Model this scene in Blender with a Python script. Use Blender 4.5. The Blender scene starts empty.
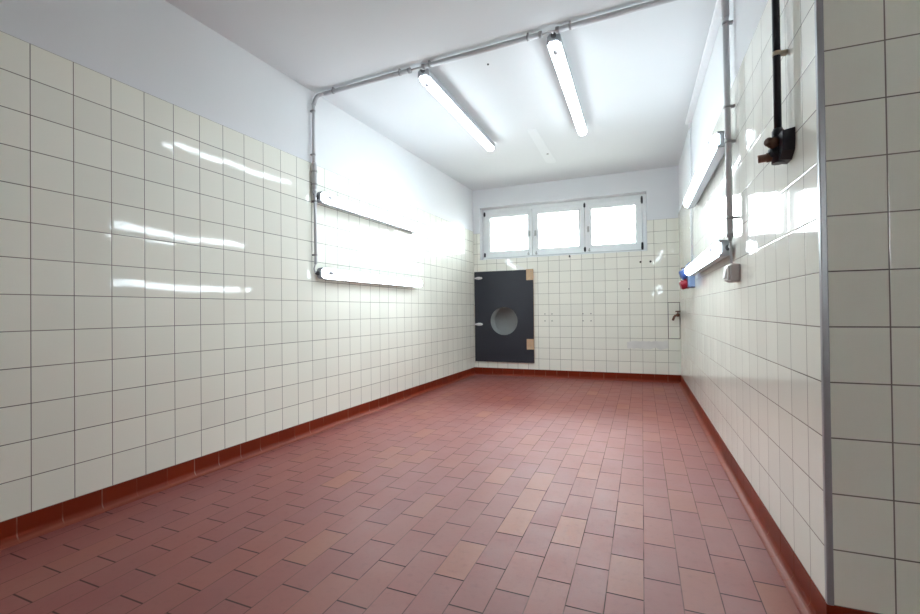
import bpy, bmesh, math, random
from mathutils import Vector, Matrix, Euler
random.seed(7)
SC = bpy.context.scene
COL = SC.collection
PI = math.pi

# ---------------------------------------------------------------- geometry of the room (metres, floor z = 0)
CAM_H = 0.934
L_ANG, R_ANG = math.radians(2.3406), math.radians(0.6396)
def XL(y): return -2.385 + (y - 1.069) * math.tan(L_ANG)      # left wall tile face
def XR(y): return 0.498 + (y - 1.655) * math.tan(R_ANG)       # right wall tile face
def ZC(x, y): return 2.637 + 0.0115 * y + 0.003 * (x + 2.3)   # ceiling
YB, YF, YREAR, XSIDE = 6.101, 1.525, -2.4, 2.7
BASE = 0.10
TOP_L, TOP_B, TOP_R = 2.099, 2.065, 2.119
PV_L, PV_B, PV_R, PV_F = 0.15379, 0.15113, 0.15529, 0.15541

# ---------------------------------------------------------------- materials
def lin(c):
    return tuple(((v / 255) / 12.92 if v / 255 <= 0.04045 else ((v / 255 + 0.055) / 1.055) ** 2.4) for v in c) + (1,)

class NT:
    def __init__(self, name):
        self.m = bpy.data.materials.new(name); self.m.use_nodes = True
        self.t = self.m.node_tree; self.t.nodes.clear()
        self.out = self.n('ShaderNodeOutputMaterial')
    def n(self, typ, **kw):
        nd = self.t.nodes.new(typ)
        for k, v in kw.items(): setattr(nd, k, v)
        return nd
    def put(self, sock, v):
        if v is None: return
        if hasattr(v, 'is_output') or isinstance(v, bpy.types.NodeSocket): self.t.links.new(v, sock)
        else: sock.default_value = v
    def math(self, op, a, b=None, c=None, clamp=False):
        nd = self.n('ShaderNodeMath', operation=op, use_clamp=clamp)
        self.put(nd.inputs[0], a); self.put(nd.inputs[1], b); self.put(nd.inputs[2], c)
        return nd.outputs[0]
    def mix(self, f, a, b):
        nd = self.n('ShaderNodeMix', data_type='RGBA')
        self.put(nd.inputs[0], f); self.put(nd.inputs[6], a); self.put(nd.inputs[7], b)
        return nd.outputs[2]
    def mixf(self, f, a, b):
        nd = self.n('ShaderNodeMix', data_type='FLOAT')
        self.put(nd.inputs[0], f); self.put(nd.inputs[2], a); self.put(nd.inputs[3], b)
        return nd.outputs[0]
    def ramp(self, v, lo, hi):
        nd = self.n('ShaderNodeMapRange', interpolation_type='SMOOTHSTEP')
        self.put(nd.inputs[0], v); self.put(nd.inputs[1], lo); self.put(nd.inputs[2], hi)
        return nd.outputs[0]
    def noise(self, vec, scale, detail=3.0, rough=0.5):
        nd = self.n('ShaderNodeTexNoise'); self.put(nd.inputs['Vector'], vec)
        nd.inputs['Scale'].default_value = scale; nd.inputs['Detail'].default_value = detail
        nd.inputs['Roughness'].default_value = rough
        return nd.outputs['Fac']
    def bsdf(self, **kw):
        b = self.n('ShaderNodeBsdfPrincipled')
        for k, v in kw.items(): self.put(b.inputs[k.replace('_', ' ')], v)
        self.t.links.new(b.outputs[0], self.out.inputs[0])
        return b

def plain(name, rgb, rough=0.5, metal=0.0, var=0.06, scale=9.0, bump=0.0, spec=0.5):
    k = NT(name)
    co = k.n('ShaderNodeNewGeometry').outputs['Position']
    nz = k.noise(co, scale, 4)
    c = lin(rgb)
    dk = tuple(v * (1 - var * 2) for v in c[:3]) + (1,)
    lt = tuple(min(1, v * (1 + var)) for v in c[:3]) + (1,)
    b = k.bsdf(Base_Color=k.mix(nz, dk, lt), Roughness=rough, Metallic=metal)
    b.inputs['Specular IOR Level'].default_value = spec
    if bump:
        bp = k.n('ShaderNodeBump'); bp.inputs['Strength'].default_value = bump; bp.inputs['Distance'].default_value = 0.004
        k.put(bp.inputs['Height'], k.noise(co, scale * 9, 5)); k.put(b.inputs['Normal'], bp.outputs[0])
    return k.m

def cells(k, brick=False):
    uv = k.n('ShaderNodeUVMap'); uv.uv_map = 'UVMap'
    s = k.n('ShaderNodeSeparateXYZ'); k.put(s.inputs[0], uv.outputs[0])
    u, v = s.outputs[0], s.outputs[1]
    iu = k.math('FLOOR', u)
    if brick:
        v = k.math('ADD', v, k.math('MULTIPLY', k.math('FLOORED_MODULO', iu, 2.0), 0.53))
    iv = k.math('FLOOR', v)
    fu, fv = k.math('SUBTRACT', u, iu), k.math('SUBTRACT', v, iv)
    cb = k.n('ShaderNodeCombineXYZ'); k.put(cb.inputs[0], iu); k.put(cb.inputs[1], iv)
    wn = k.n('ShaderNodeTexWhiteNoise', noise_dimensions='3D'); k.put(wn.inputs[0], cb.outputs[0])
    du = k.math('MINIMUM', fu, k.math('SUBTRACT', 1.0, fu))
    dv = k.math('MINIMUM', fv, k.math('SUBTRACT', 1.0, fv))
    return uv.outputs[0], fu, fv, du, dv, wn

def glazed(name, tile_rgb, grout_rgb, tilt=0.012, rough=0.07, gw=0.011):
    """square glazed wall tiles, one per UV unit, each set very slightly out of plane"""
    k = NT(name)
    uv, fu, fv, du, dv, wn = cells(k)
    pos = k.n('ShaderNodeNewGeometry').outputs['Position']
    d = k.math('MINIMUM', du, dv)
    g = k.math('SUBTRACT', 1.0, k.ramp(d, gw * 0.7, gw * 1.35))        # 1 in the joint
    c = lin(tile_rgb)
    sc = k.n('ShaderNodeSeparateColor'); k.put(sc.inputs[0], wn.outputs['Color'])
    r0, r1, r2 = sc.outputs[0], sc.outputs[1], sc.outputs[2]
    ca = tuple(v * 0.95 for v in c[:3]) + (1,)
    tile = k.mix(r2, ca, c)
    dirt = k.ramp(k.noise(pos, 3.1, 4), 0.42, 0.68)
    horiz = k.math('LESS_THAN', dv, du)
    dk = tuple(v * 0.30 for v in lin(grout_rgb)[:3]) + (1,)
    gc = k.mix(k.math('MULTIPLY', dirt, k.mixf(horiz, 0.25, 0.85)), lin(grout_rgb), dk)
    col = k.mix(g, tile, gc)
    # normals: per tile tilt + slight crown + rounded arris
    def comp(r, f, fr):
        t = k.math('MULTIPLY', k.math('SUBTRACT', r, 0.5), tilt)
        crown = k.math('MULTIPLY', k.math('SUBTRACT', f, 0.5), 0.010)
        e0 = k.math('MAXIMUM', 0.0, k.math('SUBTRACT', 1.0, k.math('DIVIDE', f, 0.035)))
        e1 = k.math('MAXIMUM', 0.0, k.math('SUBTRACT', 1.0, k.math('DIVIDE', k.math('SUBTRACT', 1.0, f), 0.035)))
        ed = k.math('MULTIPLY', k.math('SUBTRACT', e1, e0), 0.16)
        wob = k.math('MULTIPLY', k.math('SUBTRACT', k.noise(uv, fr, 1), 0.5), 0.012)
        return k.math('ADD', k.math('ADD', t, crown), k.math('ADD', ed, wob))
    nx, ny = comp(r0, fu, 2.3), comp(r1, fv, 2.9)
    cc = k.n('ShaderNodeCombineXYZ')
    k.put(cc.inputs[0], k.math('ADD', 0.5, k.math('MULTIPLY', nx, 0.5)))
    k.put(cc.inputs[1], k.math('ADD', 0.5, k.math('MULTIPLY', ny, 0.5)))
    cc.inputs[2].default_value = 1.0
    nm = k.n('ShaderNodeNormalMap', space='TANGENT', uv_map='UVMap'); k.put(nm.inputs['Color'], cc.outputs[0])
    k.bsdf(Base_Color=col, Roughness=k.mixf(g, rough, 0.8), Normal=nm.outputs[0])
    return k.m

def quarry(name):
    """unglazed red-brown floor tiles, half-bond"""
    k = NT(name)
    uv, fu, fv, du, dv, wn = cells(k, True)
    pos = k.n('ShaderNodeNewGeometry').outputs['Position']
    gu = k.math('SUBTRACT', 1.0, k.ramp(du, 0.008, 0.020))
    gv = k.math('SUBTRACT', 1.0, k.ramp(dv, 0.008, 0.015))
    g = k.math('MAXIMUM', gu, gv)
    sc = k.n('ShaderNodeSeparateColor'); k.put(sc.inputs[0], wn.outputs['Color'])
    base = k.mix(sc.outputs[0], lin(FLOOR_A), lin(FLOOR_B))
    base = k.mix(k.ramp(sc.outputs[1], 0.80, 1.1), base, lin(FLOOR_C))
    base = k.mix(k.math('MULTIPLY', k.ramp(k.noise(pos, 1.1, 4, 0.6), 0.40, 0.72), 0.40), base, lin(FLOOR_D))
    base = k.mix(k.math('MULTIPLY', k.ramp(k.noise(pos, 38, 4), 0.5, 0.8), 0.18), base, lin((96, 44, 36)))
    gc = k.mix(k.ramp(k.noise(pos, 4.0, 3), 0.40, 0.60), lin((86, 54, 47)), lin((124, 86, 77)))
    gc = k.mix(k.math('GREATER_THAN', gv, gu), gc, lin((76, 45, 40)))
    col = k.mix(g, base, gc)
    h = k.math('MULTIPLY', k.math('SUBTRACT', sc.outputs[2], 0.5), 0.014)
    cc = k.n('ShaderNodeCombineXYZ')
    k.put(cc.inputs[0], k.math('ADD', 0.5, h)); k.put(cc.inputs[1], k.math('ADD', 0.5, k.math('MULTIPLY', k.math('SUBTRACT', sc.outputs[0], 0.5), 0.012)))
    cc.inputs[2].default_value = 1
    nm = k.n('ShaderNodeNormalMap', space='TANGENT', uv_map='UVMap'); k.put(nm.inputs['Color'], cc.outputs[0])
    bp = k.n('ShaderNodeBump'); bp.inputs['Strength'].default_value = 0.12; bp.inputs['Distance'].default_value = 0.002
    k.put(bp.inputs['Height'], k.noise(pos, 160, 3)); k.put(bp.inputs['Normal'], nm.outputs[0])
    rg = k.mixf(k.noise(pos, 5.0, 4), 0.40, 0.58)
    b_ = k.bsdf(Base_Color=col, Roughness=k.mixf(g, rg, 0.85), Normal=bp.outputs[0]); b_.inputs['Specular IOR Level'].default_value = 0.62
    return k.m

def skirting(name):
    k = NT(name)
    uv, fu, fv, du, dv, wn = cells(k)
    pos = k.n('ShaderNodeNewGeometry').outputs['Position']
    g = k.math('SUBTRACT', 1.0, k.ramp(du, 0.010, 0.022))
    base = k.mix(wn.outputs['Value'], lin(SKIRT_A), lin(SKIRT_B))
    col = k.mix(k.math('MULTIPLY', g, k.mixf(k.ramp(k.noise(pos, 6, 2), 0.4, 0.62), 0.15, 0.9)), base, lin((150, 112, 98)))
    sz = k.n('ShaderNodeSeparateXYZ'); k.put(sz.inputs[0], pos)          # highlight on the cove foot, painted in as a lighter band
    cove_glint = k.math('SUBTRACT', 1.0, k.ramp(k.math('ADD', sz.outputs[2], k.math('MULTIPLY', k.noise(pos, 7, 2), 0.010)), 0.012, 0.024))
    col = k.mix(k.math('MULTIPLY', cove_glint, 0.75), col, lin((146, 78, 62)))
    b_ = k.bsdf(Base_Color=col, Roughness=k.mixf(g, 0.42, 0.8)); b_.inputs['Specular IOR Level'].default_value = 0.15
    return k.m

FLOOR_A, FLOOR_B, FLOOR_C, FLOOR_D = (147, 80, 70), (138, 72, 67), (156, 92, 68), (140, 86, 86)
SKIRT_A, SKIRT_B = (124, 42, 18), (110, 34, 13)
LAMP_S, SKY_S = 10.8, 18.0

M = {}
M['tile'] = glazed('cream_glazed_tile', (242, 242, 231), (128, 121, 112), rough=0.055, gw=0.011)
M['floor'] = quarry('red_quarry_tile')
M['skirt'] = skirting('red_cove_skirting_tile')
M['paint'] = plain('white_wall_paint', (226, 228, 230), 0.75, var=0.02, scale=2.0, bump=0.12)
M['ceil'] = plain('white_ceiling_paint', (218, 221, 223), 0.85, var=0.02, scale=1.6, bump=0.15)
M['patch'] = plain('fresh_ceiling_paint', (225, 228, 230), 0.8, var=0.01)
M['frame'] = plain('white_window_gloss_paint', (240, 243, 243), 0.35, var=0.03, scale=14)
M['hinge'] = plain('dark_hinge_steel', (58, 58, 62), 0.45, 0.6)
M['handle'] = plain('pale_metal_handle', (186, 188, 186), 0.35, 0.5)
M['conduit'] = plain('grey_conduit_plastic', (192, 192, 195), 0.30, var=0.05, scale=5)
M['clip'] = plain('conduit_clip_grey', (158, 157, 158), 0.5)
M['cable'] = plain('pale_grey_cable', (176, 174, 176), 0.5)
M['trunk'] = plain('white_trunking_plastic', (232, 234, 236), 0.4, var=0.02)
M['housing'] = plain('lamp_housing_grey', (170, 172, 176), 0.45)
M['gland'] = plain('dark_rubber_gland', (66, 64, 66), 0.6)
M['capmark'] = plain('lamp_end_clip_grey', (196, 196, 206), 0.4)
M['board'] = plain('black_phenolic_board', (38, 40, 50), 0.42, var=0.10, scale=6)
M['boardedge'] = plain('raw_plywood_edge', (186, 150, 110), 0.7, var=0.12, scale=30)
M['wood'] = plain('pale_timber_block', (200, 170, 138), 0.6, var=0.10, scale=26)
M['hclip'] = plain('white_plastic_clip', (232, 230, 228), 0.4)
M['duct'] = plain('galvanised_duct', (168, 170, 168), 0.55, 0.15, var=0.08, scale=7)
M['black'] = plain('black_coated_pipe', (28, 29, 40), 0.35, var=0.10)
M['brass'] = plain('tarnished_brass', (112, 82, 66), 0.45, 0.55, var=0.2, scale=40)
M['bore'] = plain('dark_bore', (22, 18, 16), 0.8)
M['cream'] = plain('cream_pipe_clip', (206, 198, 178), 0.5)
M['steel'] = plain('grey_corner_strip', (158, 156, 160), 0.35, 0.35, var=0.05)
M['blue'] = plain('socket_grey_blue', (124, 148, 186), 0.45, var=0.06)
M['blue2'] = plain('socket_blue', (76, 112, 186), 0.45, var=0.06)
M['red'] = plain('socket_red', (150, 26, 44), 0.4, var=0.06)
M['switch'] = plain('switch_housing_mauve_grey', (196, 190, 190), 0.45, var=0.03)
M['rocker'] = plain('switch_front_white', (238, 238, 236), 0.35, var=0.02)
M['cement'] = plain('cement_smear', (226, 226, 221), 0.6, var=0.09, scale=9, bump=0.3)
M['plaster'] = plain('white_plaster', (242, 242, 238), 0.85, var=0.03, bump=0.2)
M['hole'] = plain('dark_wall_plug', (46, 44, 44), 0.7)
M['plug'] = plain('grey_wall_plug', (128, 126, 122), 0.7)
M['yard'] = plain('yard_paving', (150, 150, 142), 0.9, var=0.1, scale=1.0)
M['grout'] = plain('dirty_dark_grout', (104, 98, 92), 0.85, var=0.2, scale=30)

k = NT('fluorescent_diffuser')
em = k.n('ShaderNodeEmission'); em.inputs[0].default_value = (0.80, 0.925, 1.0, 1); em.inputs[1].default_value = LAMP_S
k.t.links.new(em.outputs[0], k.out.inputs[0]); M['lamp'] = k.m

k = NT('window_glass')
tr = k.n('ShaderNodeBsdfTransparent'); tr.inputs[0].default_value = (0.97, 0.98, 0.98, 1)
gl = k.n('ShaderNodeBsdfGlossy'); gl.inputs['Roughness'].default_value = 0.02
fr = k.n('ShaderNodeFresnel'); fr.inputs[0].default_value = 1.45
ms = k.n('ShaderNodeMixShader')
k.t.links.new(fr.outputs[0], ms.inputs[0]); k.t.links.new(tr.outputs[0], ms.inputs[1]); k.t.links.new(gl.outputs[0], ms.inputs[2])
k.t.links.new(ms.outputs[0], k.out.inputs[0]); M['glass'] = k.m

# ---------------------------------------------------------------- mesh helpers
def quad(bm, pts, mi=0):
    f = bm.faces.new([bm.verts.new(p) for p in pts]); f.material_index = mi
    return f

def box(bm, x0, x1, y0, y1, z0, z1, mi=0, bev=0.0, seg=2):
    vs = [bm.verts.new((x, y, z)) for z in (z0, z1) for y in (y0, y1) for x in (x0, x1)]
    fs = [bm.faces.new([vs[i] for i in f]) for f in ((0, 2, 3, 1), (4, 5, 7, 6), (0, 1, 5, 4), (2, 6, 7, 3), (0, 4, 6, 2), (1, 3, 7, 5))]
    for f in fs: f.material_index = mi
    if bev:
        es = list({e for f in fs for e in f.edges})
        r = bmesh.ops.bevel(bm, geom=es, offset=bev, segments=seg, affect='EDGES', profile=0.5)
        for f in r['faces']: f.material_index = mi

def prism(bm, prof, y0, y1, xf0=lambda y: 0, mi=None, n=1):
    """closed profile [(dx, z)] swept along y; x = xf0(y) + dx"""
    rings = []
    for i in range(n + 1):
        y = y0 + (y1 - y0) * i / n
        rings.append([bm.verts.new((xf0(y) + dx, y, z(y) if callable(z) else z)) for dx, z in prof])
    m = len(prof)
    for a, b in zip(rings, rings[1:]):
        for j in range(m):
            f = bm.faces.new([a[j], a[(j + 1) % m], b[(j + 1) % m], b[j]])
            if mi: f.material_index = mi[j]
    bm.faces.new(rings[0][::-1]); bm.faces.new(rings[-1])

def fillet(pts, r, n=6):
    out = [Vector(pts[0])]
    for a, b, c in zip(pts, pts[1:], pts[2:]):
        a, b, c = Vector(a), Vector(b), Vector(c)
        d0, d1 = (a - b), (c - b)
        rr = min(r, d0.length * 0.49, d1.length * 0.49)
        p0, p1 = b + d0.normalized() * rr, b + d1.normalized() * rr
        for i in range(n + 1):
            t = i / n
            out.append(p0 * (1 - t) ** 2 + b * 2 * t * (1 - t) + p1 * t ** 2)
    out.append(Vector(pts[-1]))
    return out

def tube(bm, pts, r, seg=14, rad=0.0, mi=0, caps=True):
    pts = fillet(pts, rad) if rad else [Vector(p) for p in pts]
    rr = r if isinstance(r, (list, tuple)) else [r] * len(pts)
    t0 = (pts[1] - pts[0]).normalized()
    up = Vector((0, 0, 1)) if abs(t0.z) < 0.9 else Vector((1, 0, 0))
    nrm = (up - t0 * up.dot(t0)).normalized()
    rings = []
    for i, p in enumerate(pts):
        t = (pts[min(i + 1, len(pts) - 1)] - pts[max(i - 1, 0)]).normalized()
        nrm = (nrm - t * nrm.dot(t)).normalized(); bi = t.cross(nrm)
        rings.append([bm.verts.new(p + (nrm * math.cos(2 * PI * j / seg) + bi * math.sin(2 * PI * j / seg)) * rr[i]) for j in range(seg)])
    for a, b in zip(rings, rings[1:]):
        for j in range(seg):
            f = bm.faces.new([a[j], a[(j + 1) % seg], b[(j + 1) % seg], b[j]]); f.smooth = True; f.material_index = mi
    if caps:
        bm.faces.new(rings[0][::-1]).material_index = mi; bm.faces.new(rings[-1]).material_index = mi

def wpos(o):
    p = Vector((0, 0, 0))
    while o: p = p + o.location; o = o.parent
    return p

def build(name, bm, mats, parent=None, uvf=None, loc=None, shade=None):
    """link a bmesh laid out in world coordinates as one object with its origin at loc (or its parent's place)"""
    bmesh.ops.recalc_face_normals(bm, faces=bm.faces[:])
    if uvf:
        ul = bm.loops.layers.uv.new('UVMap')
        for f in bm.faces:
            for l in f.loops: l[ul].uv = uvf(l.vert.co, f.normal)
    base = wpos(parent) if parent else Vector((0, 0, 0))
    off = base + (Vector(loc) if loc else Vector((0, 0, 0)))
    bmesh.ops.translate(bm, verts=bm.verts[:], vec=-off)
    me = bpy.data.meshes.new(name); bm.to_mesh(me); bm.free()
    for m in (mats if isinstance(mats, (list, tuple)) else [mats]): me.materials.append(M[m])
    o = bpy.data.objects.new(name, me); COL.objects.link(o)
    if parent: o.parent = parent
    if loc: o.location = loc
    if shade:
        for p in me.polygons: p.use_smooth = True
    return o

def struct(name, bm, mats, uvf=None, loc=None):
    o = build(name, bm, mats, None, uvf, loc); o['kind'] = 'structure'
    return o

def thing(name, label, cat, loc, group=None, rot=(0, 0, 0)):
    o = bpy.data.objects.new(name, None); COL.objects.link(o)
    o.location = loc; o.rotation_euler = rot; o.empty_display_size = 0.05
    tag(o, label, cat, group); return o

def tag(o, label, cat, group=None):
    o['label'] = label; o['category'] = cat
    if group: o['group'] = group

def dup(root, loc, rot, label):
    r = root.copy(); COL.objects.link(r); r.location = loc; r.rotation_euler = rot; r['label'] = label
    for ch in list(root.children):
        c = ch.copy(); COL.objects.link(c); c.parent = r
        for g in list(ch.children):
            d = g.copy(); COL.objects.link(d); d.parent = c
    return r

B = bmesh.new
# ---------------------------------------------------------------- the setting
bm = B(); box(bm, -2.9, XSIDE + 0.2, YREAR - 0.2, YB + 0.36, -0.15, 0.0)
struct('floor', bm, ['floor'], lambda c, n: ((c.x - 0.018 * c.y + 0.007) / 0.115, (c.y + 0.018 * c.x) / 0.2455 + 0.254))

bm = B()
x0, x1, y0, y1 = -2.9, XSIDE + 0.2, YREAR - 0.2, YB + 0.36
lo = [(x0, y0), (x1, y0), (x1, y1), (x0, y1)]
vb = [bm.verts.new((x, y, ZC(x, y))) for x, y in lo]; vt = [bm.verts.new((x, y, 2.95)) for x, y in lo]
bm.faces.new(vb); bm.faces.new(vt)
for i in range(4): bm.faces.new([vb[i], vb[(i + 1) % 4], vt[(i + 1) % 4], vt[i]])
struct('ceiling', bm, ['ceil'])

SET = 0.004     # the painted plaster stands this far behind the tile face
def uv_left(c, n):
    s = (c.y - 1.069) / math.cos(L_ANG) / 0.153
    if abs(n.z) > 0.5: return (s, 0.5)
    return (s, (c.z - BASE) / PV_L)
bm = B()
prism(bm, [(0, 0), (0, TOP_L), (-SET, TOP_L), (-SET, 2.90), (-0.25, 2.90), (-0.25, 0)], YREAR - 0.1, YB + 0.30, XL, [0, 1, 1, 1, 1, 1], 4)
struct('wall_left', bm, ['tile', 'paint'], uv_left)

def uv_right(c, n):
    s = (c.y - 1.655) / math.cos(R_ANG) / 0.1535
    if abs(n.z) > 0.5: return (s, 0.5)
    return (-s, (c.z - BASE) / PV_R)
bm = B()
prism(bm, [(0, 0), (0, TOP_R), (SET, TOP_R), (SET, 2.90), (0.25, 2.90), (0.25, 0)], 1.540, YB + 0.30, XR, [0, 1, 1, 1, 1, 1], 4)
struct('wall_right', bm, ['tile', 'paint'], uv_right)

# wall stub facing the camera at the right edge of the photo
bm = B(); box(bm, 0.5115, XSIDE + 0.1, YF, YF + 0.30, 0, 2.90)
struct('wall_corner', bm, ['tile'], lambda c, n: ((c.x - 0.645) / 0.153, (c.z - BASE) / PV_F))
bm = B(); box(bm, 0.4950, 0.5118, YF - 0.003, 1.5395, BASE - 0.001, ZC(0.5, 1.53) + 0.02, 0, 0.003)
struct('trim_1', bm, ['steel'])
# the part of the room behind the camera
bm = B(); box(bm, XSIDE, XSIDE + 0.2, YREAR - 0.1, YF + 0.2, 0, 2.90)
struct('wall_side', bm, ['tile'], lambda c, n: (c.y / 0.153, (c.z - BASE) / 0.153))
# rear wall with an unseen window added as fill light for the stub wall
RX0, RX1, RZ0, RZ1 = 1.33, 1.79, 1.25, 2.10
bm = B()
for a_ in ((-2.8, RX0, 0, 2.9), (RX1, XSIDE + 0.1, 0, 2.9), (RX0, RX1, 0, RZ0), (RX0, RX1, RZ1, 2.9)): box(bm, a_[0], a_[1], YREAR - 0.2, YREAR, a_[2], a_[3])
struct('wall_rear', bm, ['tile'], lambda c, n: (c.x / 0.153, (c.z - BASE) / 0.153))
bm = B()
for a_ in ((RX0, RX0 + 0.05, RZ0, RZ1), (RX1 - 0.05, RX1, RZ0, RZ1), (RX0 + 0.05, RX1 - 0.05, RZ0, RZ0 + 0.05), (RX0 + 0.05, RX1 - 0.05, RZ1 - 0.05, RZ1)):
    box(bm, a_[0] + 0.001, a_[1] - 0.001, YREAR - 0.12, YREAR - 0.05, a_[2] + 0.001, a_[3] - 0.001)
fill_win = struct('fill_window', bm, ['frame'], None, (1.55, YREAR - 0.1, RZ0))
bm = B(); box(bm, RX0 + 0.045, RX1 - 0.045, YREAR - 0.09, YREAR - 0.086, RZ0 + 0.045, RZ1 - 0.045)
build('glass_pane', bm, ['glass'], fill_win)  # pane of the added, unseen fill window

# window wall: tile below and beside the opening, paint above; a square recess behind the hatch board
WX0, WX1, WZ0, WZ1 = -2.075, 0.182, 1.675, 2.440
NX0, NX1, NZ0, NZ1 = -1.955, -1.485, 0.545, 1.015
def uv_back(c, n):
    if abs(n.z) > 0.5 or abs(n.x) > 0.5: return (0.5, 0.5)
    return ((c.x + 0.782) / 0.149, (c.z - BASE) / PV_B)
bm = B()
TH = YB + 0.34
def wb(x0, x1, z0, z1, mi):
    y = YB if mi == 0 else YB + SET
    vs = [bm.verts.new(p) for p in ((x0, y, z0), (x1, y, z0), (x1, y, z1), (x0, y, z1), (x0, TH, z0), (x1, TH, z0), (x1, TH, z1), (x0, TH, z1))]
    for n_, f in enumerate(((0, 1, 2, 3), (5, 4, 7, 6), (0, 4, 5, 1), (3, 2, 6, 7), (0, 3, 7, 4), (1, 5, 6, 2))):
        g = bm.faces.new([vs[i] for i in f]); g.material_index = mi if n_ == 0 else 1
XA, XB_ = -2.5, 0.80
wb(XA, XB_, 0, NZ0, 0)
wb(XA, NX0, NZ0, NZ1, 0); wb(NX1, XB_, NZ0, NZ1, 0)
wb(XA, XB_, NZ1, WZ0, 0)
wb(XA, WX0, WZ0, TOP_B, 0); wb(WX1, XB_, WZ0, TOP_B, 0)
wb(XA, WX0, TOP_B, 2.90, 1); wb(WX1, XB_, TOP_B, 2.90, 1)
wb(WX0, WX1, WZ1, 2.90, 1)
box(bm, NX0 - 0.05, NX1 + 0.05, TH - 0.01, TH + 0.02, NZ0 - 0.05, NZ1 + 0.05, 1)
o = struct('wall_back', bm, ['tile', 'paint'], None)
me = o.data; ul = me.uv_layers.new(name='UVMap')
for p in me.polygons:
    for li in p.loop_indices: ul.data[li].uv = uv_back(me.vertices[me.loops[li].vertex_index].co, p.normal)

# cove skirting: vertical face, then a concave quarter round running out onto the floor
def cove(sgn=1, r=0.034):
    pr = [(0.0005 * sgn, BASE), (0.003 * sgn, BASE - 0.003), (0.003 * sgn, r)]
    for i in range(1, 8):
        a = PI / 2 * i / 7
        pr.append((sgn * (0.003 + r - r * math.cos(a)), r - r * math.sin(a) + 0.0015))
    pr += [(sgn * (0.003 + r), -0.01), (-0.02 * sgn, -0.01), (-0.02 * sgn, BASE)]
    return pr
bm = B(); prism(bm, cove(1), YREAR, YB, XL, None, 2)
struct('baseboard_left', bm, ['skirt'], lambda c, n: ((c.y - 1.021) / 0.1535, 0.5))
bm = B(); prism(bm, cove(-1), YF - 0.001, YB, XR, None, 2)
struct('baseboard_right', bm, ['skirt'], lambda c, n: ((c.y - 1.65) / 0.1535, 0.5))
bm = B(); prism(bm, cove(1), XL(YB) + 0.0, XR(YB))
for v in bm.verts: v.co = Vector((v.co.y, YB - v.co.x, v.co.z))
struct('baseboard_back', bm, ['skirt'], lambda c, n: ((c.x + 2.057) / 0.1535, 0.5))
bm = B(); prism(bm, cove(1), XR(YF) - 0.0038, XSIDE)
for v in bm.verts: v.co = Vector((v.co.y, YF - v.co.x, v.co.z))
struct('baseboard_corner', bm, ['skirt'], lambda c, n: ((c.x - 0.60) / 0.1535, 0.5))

# ---------------------------------------------------------------- window: outer frame, three sashes
YS = YB + 0.15
bm = B()
SX = [-2.043, -1.327, -0.599, 0.129]; SZ0, SZ1 = 1.712, 2.385
box(bm, WX0 + 0.001, SX[0] - 0.003, YS - 0.012, YS + 0.07, WZ0 + 0.001, WZ1 - 0.001, 0, 0.003)
box(bm, SX[3] + 0.003, WX1 - 0.001, YS - 0.012, YS + 0.07, WZ0 + 0.001, WZ1 - 0.001, 0, 0.003)
box(bm, SX[0] - 0.006, SX[3] + 0.006, YS - 0.012, YS + 0.07, SZ1 + 0.003, WZ1 - 0.001, 0, 0.003)
box(bm, SX[0] - 0.006, SX[3] + 0.006, YS - 0.012, YS + 0.07, WZ0 + 0.001, SZ0 - 0.003, 0, 0.003)
# rebate stops behind the sashes
box(bm, SX[0] - 0.006, SX[0] + 0.022, YS + 0.036, YS + 0.068, SZ0 - 0.006, SZ1 + 0.006, 0, 0.002)
box(bm, SX[3] - 0.022, SX[3] + 0.006, YS + 0.036, YS + 0.068, SZ0 - 0.006, SZ1 + 0.006, 0, 0.002)
box(bm, SX[0], SX[3], YS + 0.036, YS + 0.068, SZ0 - 0.006, SZ0 + 0.022, 0, 0.002)
box(bm, SX[0], SX[3], YS + 0.036, YS + 0.068, SZ1 - 0.022, SZ1 + 0.006, 0, 0.002)
for xm in SX[1:3]: box(bm, xm - 0.02, xm + 0.02, YS + 0.035, YS + 0.07, SZ0 - 0.01, SZ1 + 0.01, 0, 0.002)
win = struct('window_1', bm, ['frame'], None, (-0.95, YS, WZ0))
GX = [(-1.955, -1.398), (-1.240, -0.684), (-0.506, 0.045)]; GZ0, GZ1 = 1.812, 2.306
def rect_frame(bm, x0, x1, z0, z1, gx0, gx1, gz0, gz1, ya, yb):
    """rectangular frame with a glazing bevel towards the room"""
    out = [(x0, z0), (x1, z0), (x1, z1), (x0, z1)]; inn = [(gx0, gz0), (gx1, gz0), (gx1, gz1), (gx0, gz1)]
    c = 0.012
    mid = [(gx0 - c, gz0 - c), (gx1 + c, gz0 - c), (gx1 + c, gz1 + c), (gx0 - c, gz1 + c)]
    R = []
    for pts, y in ((out, yb), (out, ya + 0.003), ([(x0 + .003, z0 + .003), (x1 - .003, z0 + .003), (x1 - .003, z1 - .003), (x0 + .003, z1 - .003)], ya), (mid, ya), (inn, ya + 0.014), (inn, yb)):
        R.append([bm.verts.new((x, y, z)) for x, z in pts])
    for a, b in zip(R, R[1:] + R[:1]):
        for j in range(4): bm.faces.new([a[j], a[(j + 1) % 4], b[(j + 1) % 4], b[j]])
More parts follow.
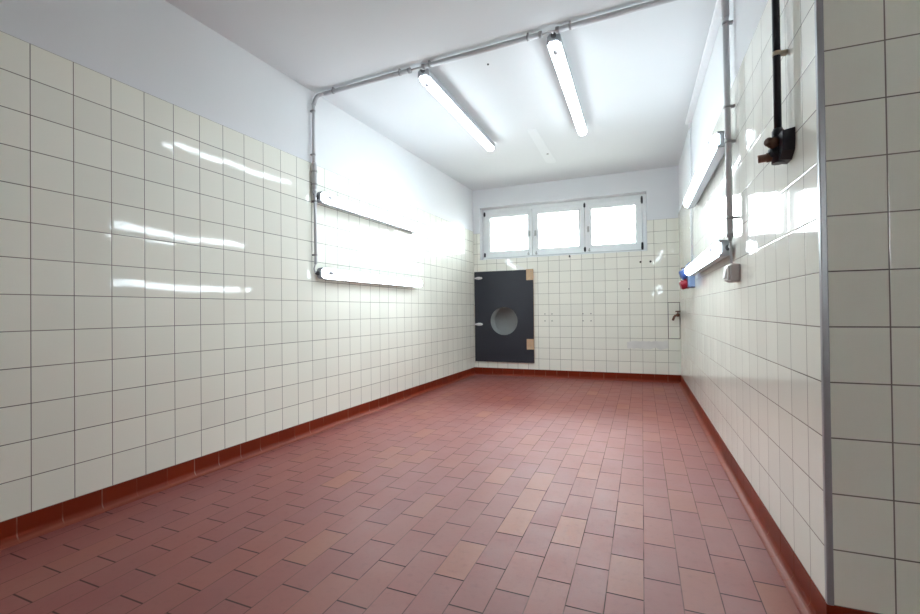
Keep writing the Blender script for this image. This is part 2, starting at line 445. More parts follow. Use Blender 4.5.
for i in range(3):
    gx = GX[i]; x0, x1 = SX[i] + 0.002, SX[i + 1] - 0.002
    bm = B(); rect_frame(bm, x0, x1, SZ0, SZ1, gx[0], gx[1], GZ0, GZ1, YS - 0.022, YS + 0.034)
    sash = build('sash', bm, ['frame'], win)
    bm = B(); box(bm, gx[0] - 0.006, gx[1] + 0.006, YS + 0.006, YS + 0.010, GZ0 - 0.006, GZ1 + 0.006)
    build('glass_pane', bm, ['glass'], sash, loc=None)
    left_hinged = (i == 0)
    hx = x0 - 0.001 if left_hinged else x1 + 0.001
    big = 1.5 if i == 2 else 1.0
    for hz in (SZ1 - 0.022, SZ0 + 0.045):
        bm = B(); tube(bm, [(hx, YS - 0.026, hz - 0.032 * big), (hx, YS - 0.026, hz + 0.032 * big)], 0.009 * (1.25 if i == 2 else 1), 12)
        box(bm, hx - 0.014, hx + 0.014, YS - 0.0275, YS - 0.0205, hz - 0.022 * big, hz + 0.022 * big, 0, 0.002)
        build('hinge', bm, ['hinge'], sash)
    ax = x1 - 0.036 if left_hinged else x0 + 0.044
    bm = B(); box(bm, ax - 0.013, ax + 0.013, YS - 0.031, YS - 0.021, 1.995, 2.070, 0, 0.004)
    tube(bm, [(ax, YS - 0.030, 2.045), (ax, YS - 0.056, 2.045), (ax, YS - 0.060, 1.985)], 0.007, 10, 0.012)
    build('handle', bm, ['handle'], sash)
    bx = x1 - 0.055 if left_hinged else x0 + 0.055
    bm = B(); tube(bm, [(bx, YS - 0.022, SZ0 + 0.026), (bx, YS - 0.042, SZ0 + 0.026)], 0.014, 12)
    tube(bm, [(bx, YS - 0.034, SZ0 + 0.030), (bx + 0.002, YS - 0.036, SZ0 + 0.058)], 0.006, 8)
    build('latch', bm, ['handle'], sash)

# ---------------------------------------------------------------- fluorescent batten lamps
# local frame: mounting plane x = 0, light towards +x, length along +y, near end at y = 0
LEN = 1.575
def lamp_section(sx, sz, xb=0.062, dep=0.044, hw=0.041, n=16):
    pts = []
    for i in range(n + 1):
        a = -PI / 2 + PI * i / n
        c, s = math.cos(a), math.sin(a)
        pts.append((xb + dep * sx * abs(c) ** 0.95, hw * sz * math.copysign(abs(s) ** 0.85, s)))
    return pts
def make_lamp():
    t = thing('fluorescent_lamp', LAMPS[0][3], 'lamp', (0, 0, 0), 'fluorescent batten lamps on the walls and ceiling')
    bm = B()
    st = []
    for i in range(7):
        q = i / 6; s = math.sqrt(max(0, 1 - (1 - q) ** 2))
        st.append((0.040 * q, 0.30 + 0.70 * s, 0.55 + 0.45 * s))
    st = st + [(LEN - y, a, b) for y, a, b in st[::-1]]
    R = [[bm.verts.new((x, y, z)) for x, z in lamp_section(a, b)] for y, a, b in st]
    for a, b in zip(R, R[1:]):
        for j in range(len(a)):
            f = bm.faces.new([a[j], a[(j + 1) % len(a)], b[(j + 1) % len(a)], b[j]]); f.smooth = True
    bm.faces.new(R[0][::-1]); bm.faces.new(R[-1])
    build('diffuser', bm, ['lamp'], t)
    bm = B()          # shallow tray with sloping flanks and a lip that clamps the diffuser
    for y0_, y1_, prof in ((0.004, LEN - 0.004, [(0.010, -0.026), (0.010, 0.026), (0.026, 0.042), (0.071, 0.0455), (0.071, -0.0455), (0.026, -0.042)]),):
        rr = [[bm.verts.new((x, y, z)) for x, z in prof] for y in (y0_, y1_)]
        for j in range(6): bm.faces.new([rr[0][j], rr[0][(j + 1) % 6], rr[1][(j + 1) % 6], rr[1][j]])
        bm.faces.new(rr[0]); bm.faces.new(rr[1])
    hs = build('housing', bm, ['housing'], t)
    for yy in (0.30, 1.27):
        bm = B(); box(bm, 0.0, 0.012, yy - 0.02, yy + 0.02, -0.016, 0.016, 0, 0.002); build('mounting_foot', bm, ['housing'], hs)
    bm = B(); tube(bm, [(0.028, 0.006, 0), (0.028, -0.012, 0), (0.028, -0.013, 0), (0.028, -0.026, 0)], [0.016, 0.016, 0.011, 0.011], 12)
    build('cable_gland', bm, ['gland'], t)
    for y in (0.058,):
        bm = B(); bmesh.ops.create_uvsphere(bm, u_segments=14, v_segments=8, radius=1.0)
        for v in bm.verts: v.co = Vector((0.1045 + v.co.x * 0.006, y + v.co.y * 0.032, v.co.z * 0.015))
        build('end_clip', bm, ['capmark'], t, shade=True)
    return t
HALF = PI / 2
LAMPS = [
    ((XL(2.79) + 0.0, 2.79, 1.836), (0, 0, -L_ANG), 'ul', 'lit white fluorescent lamp on the left wall, upper of the two there'),
    ((XL(2.79) + 0.0, 2.79, 1.240), (0, 0, -L_ANG), 'll', 'lit white fluorescent lamp on the left wall, lower of the two there'),
    ((XR(2.715), 2.715, 1.846), (0, PI, -R_ANG), 'ur', 'lit white fluorescent lamp on the right wall, upper of the two there'),
    ((XR(2.715), 2.715, 1.256), (0, PI, -R_ANG), 'lr', 'lit white fluorescent lamp on the right wall, lower one above the switch'),
    ((-1.365, 2.800, ZC(-1.36, 2.80)), (-0.0115, HALF, -0.008), 'cl', 'lit white fluorescent lamp on the ceiling, the one nearer the left wall'),
    ((-0.438, 2.760, ZC(-0.43, 2.76)), (-0.0115, HALF, -0.010), 'cr', 'lit white fluorescent lamp on the ceiling, the one nearer the right wall'),
]
lamp0 = make_lamp()
for i, (loc, rot, tg, lab) in enumerate(LAMPS):
    if rot[1] == HALF:
        # light downwards, length along +y, following the slight fall of the ceiling
        rot = (Matrix.Rotation(rot[2], 4, 'Z') @ Matrix.Rotation(0.0115, 4, 'X') @ Matrix.Rotation(HALF, 4, 'Y')).to_euler()
    if i == 0: lamp0.location = loc; lamp0.rotation_euler = rot
    else: dup(lamp0, loc, rot, lab)

# ---------------------------------------------------------------- conduits
def saddle(bm, p, axis, wall_dir, r, gap):
    """pipe clip: a short ring round the pipe and a foot to the wall"""
    p = Vector(p); ax = Vector(axis).normalized(); w = Vector(wall_dir).normalized()
    tube(bm, [p - ax * 0.007, p + ax * 0.007], r + 0.0022, 14)
    c = p + w * (r + gap * 0.5 - 0.002); s = ax.cross(w)
    h = [0.006, 0.010, gap * 0.5 + 0.002]
    vs = []
    for a in (-1, 1):
        for b in (-1, 1):
            for d in (-1, 1): vs.append(bm.verts.new(c + ax * a * h[0] + s * b * h[1] + w * d * h[2]))
    for f in ((0, 1, 3, 2), (4, 6, 7, 5), (0, 4, 5, 1), (2, 3, 7, 6), (0, 2, 6, 4), (1, 5, 7, 3)): bm.faces.new([vs[i] for i in f])

# left wall: riser from the ceiling down to the lower lamp
yl = 2.752; xl = XL(yl) + 0.026; zc = ZC(xl, 2.8) - 0.030
cd = thing('cable_conduit', 'grey conduit running down the left wall to its two lamps', 'conduit', (XL(yl), yl, 1.25))
bm = B(); tube(bm, [(xl, yl, 2.560), (xl, yl, 2.085)], 0.0125, 14); build('pipe', bm, ['conduit'], cd)
bm = B(); tube(bm, [(xl, yl + 0.004, 2.100), (xl, yl + 0.004, 2.085), (xl, yl + 0.006, 2.080), (xl, yl + 0.006, 1.905), (xl, yl + 0.006, 1.900), (xl, yl + 0.006, 1.885)], [0.015, 0.019, 0.0195, 0.0195, 0.019, 0.014], 14)
build('coupling', bm, ['conduit'], cd)
bm = B(); tube(bm, [(xl, yl + 0.010, 1.892), (xl, yl + 0.012, 1.310)], 0.0115, 14); build('pipe', bm, ['conduit'], cd)
bm = B(); tube(bm, [(xl, yl + 0.002, 1.905), (xl - 0.006, yl - 0.012, 1.862), (xl + 0.001, yl + 0.010, 1.838)], 0.006, 10, 0.02); build('cable', bm, ['cable'], cd)
bm = B(); tube(bm, [(xl, yl + 0.012, 1.315), (xl - 0.002, yl - 0.006, 1.268), (xl + 0.001, yl + 0.010, 1.241)], 0.006, 10, 0.03); build('cable', bm, ['cable'], cd)
for z in (2.500, 2.160): bm = B(); saddle(bm, (xl, yl, z), (0, 0, 1), (-1, 0, 0), 0.0125, 0.013); build('clip', bm, ['clip'], cd)
for z in (2.030, 1.930): bm = B(); saddle(bm, (xl, yl + 0.006, z), (0, 0, 1), (-1, 0, 0), 0.0195, 0.006); build('clip', bm, ['clip'], cd)
for z in (1.800, 1.380): bm = B(); saddle(bm, (xl, yl + 0.011, z), (0, 0, 1), (-1, 0, 0), 0.0115, 0.014); build('clip', bm, ['clip'], cd)

# ceiling run: three lengths of pipe with a gap at each lamp
def PC(x):
    y = 2.798 + (x + 2.28) * (2.668 - 2.798) / (0.47 + 2.28)
    return (x, y, ZC(x, y) - 0.029)
cc_ = thing('cable_conduit', 'grey conduit crossing the ceiling from wall to wall past both ceiling lamps', 'conduit', PC(-0.9))
RC = 0.0165
bm = B(); tube(bm, [PC(-2.215), PC(-1.445)], RC, 16); build('pipe', bm, ['conduit'], cc_)
bm = B(); tube(bm, [PC(-1.342), PC(-0.505)], RC, 16); build('pipe', bm, ['conduit'], cc_)
bm = B(); tube(bm, [PC(-0.412), PC(0.400)], RC, 16); build('pipe', bm, ['conduit'], cc_)
p0 = Vector(PC(-2.225)); bm = B()
tube(bm, [p0 + Vector((0.02, 0, 0)), Vector((xl + 0.004, p0.y - 0.004, p0.z)), (xl, yl, 2.545)], 0.0150, 14, 0.055); build('elbow', bm, ['conduit'], cc_)
p1 = Vector(PC(0.39)); bm = B()
tube(bm, [p1, Vector((XR(2.66) - 0.034, p1.y, p1.z)), (XR(2.66) - 0.034, 2.660, 2.545)], 0.0165, 14, 0.05); build('elbow', bm, ['conduit'], cc_)
for xa, xb, ly, lx in ((-1.445, -1.342, 2.80, -1.365), (-0.505, -0.412, 2.76, -0.438)):
    a, b = Vector(PC(xa)), Vector(PC(xb)); m_ = a + (b - a) * 0.6
    bm = B(); tube(bm, [a - Vector((0.03, 0, 0)), b + Vector((0.03, 0, 0))], 0.0055, 10)
    tube(bm, [m_, (lx, m_.y + 0.012, m_.z + 0.0005), (lx, ly - 0.0275, ZC(lx, ly) - 0.028)], 0.006, 10, 0.015); build('cable', bm, ['cable'], cc_)
    for q, d in ((a, 1), (b, -1)):
        bm = B(); tube(bm, [q - Vector((0.016 * d, 0, 0)), q + Vector((0.004 * d, 0, 0))], 0.0195, 14); build('end_bush', bm, ['clip'], cc_)
for x in (-2.13, -1.53, -1.29, -0.59, -0.33, 0.33):
    bm = B(); saddle(bm, PC(x), (1, -0.047, 0), (0, 0, 1), RC, 0.012); build('clip', bm, ['clip'], cc_)

# right wall: riser down past both lamps to the switch
cr_ = thing('cable_conduit', 'grey conduit running down the right wall in front of its two lamps', 'conduit', (XR(2.65), 2.65, 1.30))
def PR(z): return (XR(2.64) - 0.034, 2.632 + (z - 1.30) * 0.022, z)
bm = B(); tube(bm, [PR(2.550), PR(1.305)], 0.0150, 14); build('pipe', bm, ['conduit'], cr_)
bm = B(); tube(bm, [PR(2.590), PR(2.570), PR(2.565), PR(2.480), PR(2.475), PR(2.460)], [0.016, 0.0185, 0.0185, 0.0185, 0.0185, 0.016], 14); build('coupling', bm, ['conduit'], cr_)
bm = B(); tube(bm, [PR(1.318), PR(1.300), PR(1.298), PR(1.280)], [0.0175, 0.0175, 0.011, 0.009], 12); build('end_bush', bm, ['clip'], cr_)
bm = B(); a = PR(1.285); tube(bm, [a, (a[0] + 0.002, a[1] + 0.002, 1.24), (XR(2.64) - 0.028, 2.640, 1.160)], 0.006, 10, 0.03); build('cable', bm, ['cable'], cr_)
for z in (2.43, 1.985, 1.80, 1.40):
    bm = B(); saddle(bm, PR(z), (0, 0, 1), (1, 0, 0), 0.015, 0.018); build('clip', bm, ['clip'], cr_)
for z, lz in ((1.90, 1.846), (1.285, 1.256)):
    a = PR(z); bm = B(); tube(bm, [a, (a[0] + 0.004, a[1] + 0.018, (z + lz) / 2), (XR(2.70) - 0.028, 2.690, lz)], 0.0055, 10, 0.02); build('cable', bm, ['cable'], cr_)

# flat trunking in the angle of ceiling and right wall, and the thin conduit dropping from it
tk = thing('cable_trunking', 'white cable trunking along the top of the right wall under the ceiling', 'trunking', (XR(3.4), 3.4, 2.65))
def trunk(y0_, y1_):
    bm = B(); ring = []
    for y in (y0_, y1_):
        zt = ZC(0.5, y)
        ring.append([bm.verts.new((XR(y) + SET - dx, y, zt - dz)) for dx, dz in ((0.001, 0.001), (0.048, 0.001), (0.050, 0.005), (0.048, 0.020), (0.044, 0.024), (0.001, 0.024))])
    for j in range(6): bm.faces.new([ring[0][j], ring[0][(j + 1) % 6], ring[1][(j + 1) % 6], ring[1][j]])
    bm.faces.new(ring[0][::-1]); bm.faces.new(ring[1]); return bm
build('trunking_length', trunk(2.72, 3.628), ['trunk'], tk)
build('trunking_length', trunk(3.634, 4.655), ['trunk'], tk)
bm = trunk(3.600, 3.662)
for v in bm.verts: v.co += Vector((-0.0015 if v.co.x < XR(v.co.y) - 0.02 else 0, 0, -0.0015 if v.co.z < ZC(0.5, v.co.y) - 0.01 else 0))
build('joint_cover', bm, ['trunk'], tk)
tc = thing('thin_conduit', 'thin white conduit dropping from the trunking to the blue and red socket', 'conduit', (XR(4.6), 4.607, 1.37))
bm = B(); tube(bm, [(XR(4.607) - 0.010, 4.607, 2.668), (XR(4.607) - 0.010, 4.607, 1.345)], 0.0085, 12); build('pipe', bm, ['trunk'], tc)
for z in (2.62, 2.20, 1.80, 1.42):
    bm = B(); saddle(bm, (XR(4.607) - 0.010, 4.607, z), (0, 0, 1), (1, 0, 0), 0.0085, 0.001); build('clip', bm, ['trunk'], tc)

# ---------------------------------------------------------------- industrial socket on the right wall
sk = thing('power_socket', 'blue-grey industrial power socket with a red cap at the far end of the right wall', 'socket', (XR(4.6), 4.6, 1.13))
xw = XR(4.6)
bm = B(); box(bm, xw - 0.056, xw + 0.001, 4.495, 4.710, 1.125, 1.352, 0, 0.008); build('housing', bm, ['blue'], sk)
bm = B(); q0 = Vector((xw - 0.050, 4.600, 1.265)); d = Vector((-0.86, -0.10, -0.40)).normalized()
tube(bm, [q0, q0 + d * 0.028, q0 + d * 0.030, q0 + d * 0.062], [0.052, 0.052, 0.045, 0.043], 20); build('collar', bm, ['blue2'], sk)
bm = B(); q1 = Vector((xw - 0.052, 4.600, 1.165)); d2 = Vector((-0.90, -0.10, -0.32)).normalized()
tube(bm, [q1, q1 + d2 * 0.016, q1 + d2 * 0.018, q1 + d2 * 0.055, q1 + d2 * 0.064], [0.047, 0.047, 0.041, 0.041, 0.032], 20)
cap = build('cap', bm, ['red'], sk)
bm = B(); q2 = q1 + d2 * 0.05 + Vector((0, 0, 0.036)); box(bm, q2.x - 0.012, q2.x + 0.012, 4.585, 4.615, q2.z - 0.006, q2.z + 0.010, 0, 0.003); build('latch', bm, ['red'], cap)
bm = B(); tube(bm, [(xw - 0.050, 4.650, 1.312), (xw - 0.098, 4.650, 1.308)], 0.013, 12); build('knob', bm, ['gland'], sk)
for yy, zz in ((4.515, 1.147), (4.515, 1.330), (4.690, 1.147)):
    bm = B(); tube(bm, [(xw - 0.055, yy, zz), (xw - 0.0585, yy, zz)], 0.006, 10); build('screw', bm, ['gland'], sk)

# switch box below the riser
sw = thing('light_switch', 'pale surface-mounted light switch box on the right wall below the conduit', 'switch', (XR(2.65), 2.65, 1.07))
xs = XR(2.64)
bm = B(); box(bm, xs - 0.046, xs + 0.001, 2.582, 2.690, 1.066, 1.160, 0, 0.010, 3); build('housing', bm, ['switch'], sw)
bm = B(); box(bm, xs - 0.056, xs - 0.044, 2.590, 2.682, 1.074, 1.152, 0, 0.005, 2); fp = build('front_plate', bm, ['rocker'], sw)
bm = B()
vs = [bm.verts.new(p) for p in ((xs - 0.055, 2.608, 1.086), (xs - 0.055, 2.664, 1.086), (xs - 0.055, 2.664, 1.140), (xs - 0.055, 2.608, 1.140),
                                (xs - 0.066, 2.609, 1.088), (xs - 0.066, 2.663, 1.088), (xs - 0.059, 2.663, 1.138), (xs - 0.059, 2.609, 1.138))]
for f in ((0, 1, 2, 3), (7, 6, 5, 4), (0, 4, 5, 1), (1, 5, 6, 2), (2, 6, 7, 3), (3, 7, 4, 0)): bm.faces.new([vs[i] for i in f])
build('rocker', bm, ['rocker'], fp)

# ---------------------------------------------------------------- black supply pipe with its valve near the corner
yp = 1.792; xp = XR(yp) - 0.030
gp = thing('supply_pipe', 'black supply pipe with a valve on the right wall near the corner', 'pipe', (XR(yp), yp, 1.45))
bm = B(); tube(bm, [(xp, yp, ZC(xp, yp)), (xp, yp, 1.500)], 0.0115, 16); build('pipe', bm, ['black'], gp)
bm = B(); tube(bm, [(xp, yp, 1.545), (xp, yp, 1.538), (xp, yp, 1.536), (xp, yp, 1.505)], [0.0135, 0.0155, 0.018, 0.018], 16); build('pipe_nut', bm, ['black'], gp)
bm = B(); saddle(bm, (xp, yp, 1.800), (0, 0, 1), (1, 0, 0.0), 0.0115, 0.018); build('clip', bm, ['cream'], gp)
bm = B()          # chamfered wall elbow
pr = [(1.722, 1.480), (1.722, 1.520), (1.800, 1.520), (1.835, 1.500), (1.840, 1.450), (1.815, 1.425), (1.760, 1.425), (1.728, 1.448)]
xa, xb = XR(1.78) + 0.001, XR(1.78) - 0.034
r0 = [bm.verts.new((xa, y, z)) for y, z in pr]; r1 = [bm.verts.new((xb, y * 0.9 + 1.78 * 0.1, z * 0.9 + 1.472 * 0.1)) for y, z in pr]
for j in range(8): bm.faces.new([r0[j], r0[(j + 1) % 8], r1[(j + 1) % 8], r1[j]])
bm.faces.new(r0); bm.faces.new(r1)
tube(bm, [(xp, yp, 1.512), (xp, yp, 1.425)], [0.024, 0.020], 14)
bmesh.ops.create_icosphere(bm, subdivisions=2, radius=0.026, matrix=Matrix.Translation((xp - 0.006, yp, 1.462)))
build('valve_body', bm, ['black'], gp)
def stub(p, d, L, r):
    p = Vector(p); d = Vector(d).normalized()
    bm = B(); tube(bm, [p, p + d * L * 0.45, p + d * L * 0.46, p + d * L, p + d * L, p + d * L * 0.6], [r * 1.22, r * 1.22, r, r, r * 0.66, r * 0.6], 16, caps=False)
    o_ = build('outlet', bm, ['brass'], gp)
    bm = B(); tube(bm, [p + d * L * 0.6, p + d * L * 0.62], r * 0.64, 14); build('bore', bm, ['bore'], o_)
stub((xp - 0.008, yp - 0.004, 1.492), (-0.62, -0.76, -0.04), 0.046, 0.0150)
stub((xp - 0.012, yp + 0.004, 1.452), (-0.98, 0.10, -0.06), 0.046, 0.0135)

# ---------------------------------------------------------------- black hatch board on the back wall
hb = thing('hatch_board', 'black board with a round hole leaning flat against the back wall below the window', 'board', (-1.72, YB, 0.19))
BX0, BX1, BZ0, BZ1, HX, HZ, HR = -2.157, -1.288, 0.193, 1.500, -1.719, 0.781, 0.201
YB0, YB1 = YB - 0.032, YB - 0.010
bm = B(); N = 64
def rim(a):
    c, s = math.cos(a), math.sin(a)
    t = min(((BX1 - HX) / c if c > 1e-9 else (BX0 - HX) / c if c < -1e-9 else 1e9), ((BZ1 - HZ) / s if s > 1e-9 else (BZ0 - HZ) / s if s < -1e-9 else 1e9))
    return (HX + c * t, HZ + s * t)
angs = sorted([2 * PI * i / N for i in range(N)] + [math.atan2(z - HZ, x - HX) % (2 * PI) for x in (BX0, BX1) for z in (BZ0, BZ1)])
rg = []
for a in angs:
    o_, i_ = rim(a), (HX + HR * math.cos(a), HZ + HR * math.sin(a))
    rg.append([bm.verts.new((o_[0], YB0, o_[1])), bm.verts.new((i_[0], YB0, i_[1])), bm.verts.new((i_[0], YB1, i_[1])), bm.verts.new((o_[0], YB1, o_[1]))])
for j in range(len(rg)):
    a, b = rg[j], rg[(j + 1) % len(rg)]
    for q in range(4):
        f = bm.faces.new([a[q], b[q], b[(q + 1) % 4], a[(q + 1) % 4]]); f.material_index = 1 if q == 3 else 0
build('panel', bm, ['board', 'boardedge'], hb)
for x0_, x1_, z0_, z1_ in ((-1.381, -1.284, 1.352, 1.506), (-1.386, -1.284, 0.382, 0.528)):
    bm = B(); box(bm, x0_, x1_, YB0 - 0.022, YB0 + 0.0005, z0_, z1_, 0, 0.002); blk = build('wood_block', bm, ['wood'], hb)
    for zz in (z0_ + 0.035, z1_ - 0.035):
        bm = B(); tube(bm, [((x0_ + x1_) / 2 + 0.02, YB0 - 0.021, zz), ((x0_ + x1_) / 2 + 0.02, YB0 - 0.0235, zz)], 0.005, 10); build('screw', bm, ['clip'], blk)
for zc_ in (1.405, 0.733):
    bm = B(); bmesh.ops.create_uvsphere(bm, u_segments=18, v_segments=10, radius=1.0)
    for v in bm.verts: v.co = Vector((-2.088 + v.co.x * 0.057, YB0 - 0.006 + v.co.y * 0.012, zc_ + v.co.z * 0.021))
    box(bm, -2.168, -2.110, YB0 - 0.008, YB0 + 0.001, zc_ - 0.011, zc_ + 0.011, 0, 0.002)
    build('hinge_clip', bm, ['hclip'], hb, shade=True)
for zz in (0.22, 1.46):
    bm = B(); box(bm, -1.80, -1.66, YB1 - 0.001, YB - 0.0004, zz - 0.012, zz + 0.012); build('spacer', bm, ['boardedge'], hb)

# round duct in the wall behind the hole
bm = B(); n = 48; R0, R1 = 0.226, 0.232
y0_, y1_ = YB - 0.0075, YB + 0.29
lp = [[bm.verts.new((HX + r * math.cos(2 * PI * i / n), y, HZ + r * math.sin(2 * PI * i / n))) for i in range(n)] for r, y in ((R1, y1_), (R1, y0_), (R0, y0_), (R0, y1_ - 0.006))]
for a, b in zip(lp, lp[1:]):
    for j in range(n): f = bm.faces.new([a[j], a[(j + 1) % n], b[(j + 1) % n], b[j]]); f.smooth = True
bm.faces.new(lp[0][::-1]); bm.faces.new(lp[3])
o = build('air_duct', bm, ['duct'], None, None, (HX, YB + 0.14, HZ))
tag(o, 'round grey metal duct seen through the hole of the black board', 'duct')

# ---------------------------------------------------------------- tap in the back right corner
tp = thing('water_tap', 'tarnished brass water tap in the far right corner by the tiled panel', 'tap', (0.522, YB, 0.845))
bm = B(); tube(bm, [(0.522, YB + 0.001, 0.850), (0.522, YB - 0.006, 0.850), (0.522, YB - 0.007, 0.850), (0.522, YB - 0.060, 0.850)], [0.024, 0.022, 0.012, 0.012], 14)
bmesh.ops.create_icosphere(bm, subdivisions=2, radius=0.022, matrix=Matrix.Translation((0.518, YB - 0.062, 0.850))); build('body', bm, ['brass'], tp)
bm = B(); tube(bm, fillet([(0.518, YB - 0.062, 0.850), (0.478, YB - 0.080, 0.842), (0.458, YB - 0.088, 0.785)], 0.03), 0.0135, 12)
build('spout', bm, ['brass'], tp)
bm = B(); tube(bm, [(0.518, YB - 0.062, 0.866), (0.518, YB - 0.062, 0.892)], 0.007, 10); tube(bm, [(0.490, YB - 0.062, 0.896), (0.546, YB - 0.062, 0.896)], 0.0075, 10); build('handle', bm, ['brass'], tp)

# tiled panel with dark joints round it
ap = thing('tiled_panel', 'narrow column of white tiles outlined in dark grout in the far right corner', 'panel', (0.48, YB, 0.54))
PX0, PX1, PZ0, PZ1 = 0.412, 0.543, BASE + 3 * PV_B, BASE + 6 * PV_B
bm = B(); box(bm, PX0 + 0.004, PX1 - 0.003, YB - 0.0035, YB + 0.001, PZ0 + 0.004, PZ1 - 0.004); build('tile_face', bm, ['tile'], ap, lambda c, n: ((c.x - PX0) / 0.149 + 40, (c.z - BASE) / PV_B))
bm = B()
for a_ in ((PX0 - 0.004, PX0 + 0.004, PZ0, PZ1), (PX1 - 0.003, PX1 + 0.003, PZ0, PZ1), (PX0 - 0.004, PX1 + 0.003, PZ1 - 0.004, PZ1 + 0.004), (PX0 - 0.004, PX1 + 0.003, PZ0 - 0.004, PZ0 + 0.004)):
    box(bm, a_[0], a_[1], YB - 0.0025, YB + 0.001, a_[2], a_[3])
build('grout_edge', bm, ['grout'], ap)

def blob(name, label, cat, cx, cz, pts, mat, th=0.002, group=None):
    bm = B()
    fr_ = [bm.verts.new((cx + x, YB - th, cz + z)) for x, z in pts]; bk = [bm.verts.new((cx + x * 1.01, YB + 0.001, cz + z * 1.01)) for x, z in pts]
    bm.faces.new(fr_); bm.faces.new(bk[::-1]); n_ = len(pts)
    for j in range(n_): bm.faces.new([fr_[j], bk[j], bk[(j + 1) % n_], fr_[(j + 1) % n_]])
    o_ = build(name, bm, [mat], None, None, (cx, YB, cz)); tag(o_, label, cat, group); return o_
pts = []
for i in range(19): pts.append((-0.240 + 0.48 * i / 18, -0.046 - 0.012 * math.sin(i * 0.9) * (i / 18) + random.uniform(-0.010, 0.010)))
for i in range(19): pts.append((0.240 - 0.48 * i / 18 + random.uniform(-0.006, 0.006), 0.040 + 0.010 * (1 - i / 18) + random.uniform(-0.006, 0.010)))
blob('cement_smear', 'long grey cement smear low on the back wall tiles near the tap', 'smear', 0.165, 0.470, pts, 'cement', 0.0015)
blob('plaster_scrap', 'small white plaster patch on the tiles just above the black board', 'plaster', -1.470, 1.540, [(-0.062, 0.040), (-0.050, 0.046), (-0.012, 0.018), (0.030, 0.002), (0.056, -0.026), (0.010, -0.030), (-0.040, -0.028)], 'plaster', 0.006)
blob('white_streak', 'short slanting white streak on the tiles right of two dark holes', 'plaster', 0.335, 1.548, [(-0.030, -0.045), (-0.010, -0.040), (0.032, 0.042), (0.016, 0.046)], 'plaster', 0.0015)  # thin slanting white streak, slightly proud of the tiles
blob('white_streak', 'faint white dab on the back wall tiles left of the blue socket', 'plaster', 0.318, 1.175, [(-0.024, -0.018), (0.020, -0.020), (0.026, 0.012), (-0.020, 0.018)], 'plaster', 0.0015)  # small white dab, slightly proud of the tiles

# plugs and drilled holes
def plug(name, label, x, z, r, mat, group=None, cat='hole'):
    bm = B(); tube(bm, [(x, YB + 0.004, z), (x, YB - 0.0012, z), (x, YB - 0.0013, z), (x, YB + 0.002, z)], [r, r, r * 0.62, r * 0.5], 12)
    o_ = build(name, bm, [mat], None, None, (x, YB, z)); tag(o_, label, cat, group); return o_
for cx, wd, nm_ in ((-1.088, 0.097, 'nearer the black board'), (-0.574, 0.104, 'further from the black board')):
    for sx, sz, hv in ((-1, 1, 'top left'), (1, 1, 'top right'), (-1, -1, 'bottom left'), (1, -1, 'bottom right')):
        plug('screw_hole', 'small grey screw hole, %s of the square of four %s' % (hv, nm_), cx + sx * wd / 2, 0.828 + sz * 0.048, 0.0085, 'plug', 'screw holes in squares of four on the back wall')
plug('pipe_hole', 'black hole in the tiles below the window, left of a pair', 0.100, 1.535, 0.013, 'hole', 'black holes below the right window')
plug('pipe_hole', 'black hole in the tiles below the window, right of a pair', 0.218, 1.535, 0.014, 'hole', 'black holes below the right window')
plug('screw_hole', 'single small dark screw hole in the middle of the right-hand tiles', -0.043, 1.192, 0.0085, 'hole')
bm = B(); tube(bm, [(-0.79, YB + 0.002, 1.655), (-0.79, YB - 0.025, 1.655), (-0.79, YB - 0.030, 1.672)], 0.006, 10, 0.01)
tube(bm, [(-0.79, YB + 0.001, 1.655), (-0.79, YB - 0.003, 1.655)], 0.012, 12)
o = build('wall_hook', bm, ['hinge'], None, None, (-0.79, YB, 1.655)); tag(o, 'tiny dark hook on the wall just under the middle window', 'hook')

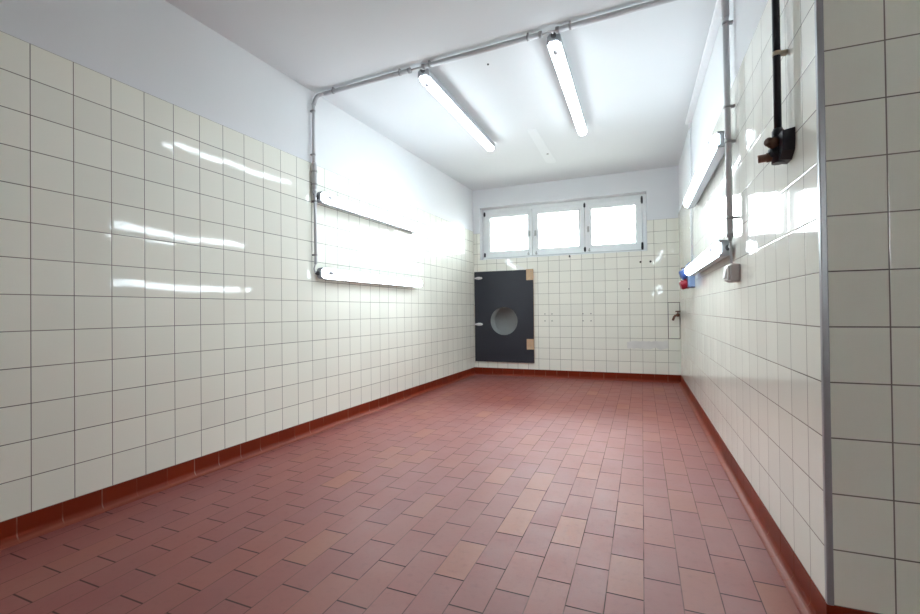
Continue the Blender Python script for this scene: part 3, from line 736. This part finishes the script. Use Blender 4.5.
# ceiling marks
bm = B()
def PCe(x, y, d): return (x, y, ZC(x, y) - d)
out = [(-0.935, 4.21), (-0.850, 4.20), (-0.826, 5.28), (-0.850, 5.325), (-0.915, 5.315), (-0.945, 5.26)]
fr_ = [bm.verts.new(PCe(x, y, 0.003)) for x, y in out]; bk = [bm.verts.new(PCe(x, y, -0.001)) for x, y in out]
bm.faces.new(fr_); bm.faces.new(bk)
for j in range(6): bm.faces.new([fr_[j], fr_[(j + 1) % 6], bk[(j + 1) % 6], bk[j]])
cp_ = build('ceiling_strip', bm, ['patch'], None, None, PCe(-0.89, 4.7, 0)); tag(cp_, 'painted-over white mounting strip on the ceiling behind the two ceiling lamps', 'strip')
bm = B(); tube(bm, [PCe(-0.872, 4.97, 0.001), PCe(-0.872, 4.97, 0.0055)], 0.013, 12); build('screw', bm, ['plug'], cp_, loc=None)
bm = B(); tube(bm, [PCe(-0.928, 2.951, -0.002), PCe(-0.928, 2.951, 0.006)], 0.007, 12)
o = build('ceiling_screw', bm, ['hole'], None, None, PCe(-0.928, 2.951, 0)); tag(o, 'small dark screw in the ceiling between the two ceiling lamps', 'screw')
# ---------------------------------------------------------------- ground outside the window
bm = B(); box(bm, -14, 14, YB + 0.5, 30, 1.10, 1.20)
struct('ground', bm, ['yard'])
# ---------------------------------------------------------------- daylight and camera
w = bpy.data.worlds.new('World'); SC.world = w; w.use_nodes = True
bg = w.node_tree.nodes['Background']; bg.inputs[0].default_value = (0.89, 0.975, 1.0, 1); bg.inputs[1].default_value = SKY_S

cam = bpy.data.cameras.new('camera'); cam.sensor_width = 36.0; cam.lens = 438.864 * 36 / 920; cam.clip_start = 0.01
co = bpy.data.objects.new('camera', cam); COL.objects.link(co)
co.matrix_world = Matrix.Translation((0, 0, CAM_H)) @ Matrix.Rotation(math.radians(21.4914), 4, 'Z') @ Matrix.Rotation(math.radians(90 + 0.491), 4, 'X') @ Matrix.Rotation(math.radians(-0.649), 4, 'Z')
SC.camera = co
SC.view_settings.view_transform = 'Standard'; SC.view_settings.look = 'None'
SC.view_settings.exposure = 1.0; SC.view_settings.gamma = 1.0; SC.view_settings.use_curve_mapping = False
SC.cycles.use_denoising = True
SC.cycles.max_bounces = 12; SC.cycles.diffuse_bounces = 6
SC.cycles.sample_clamp_indirect = 8.0
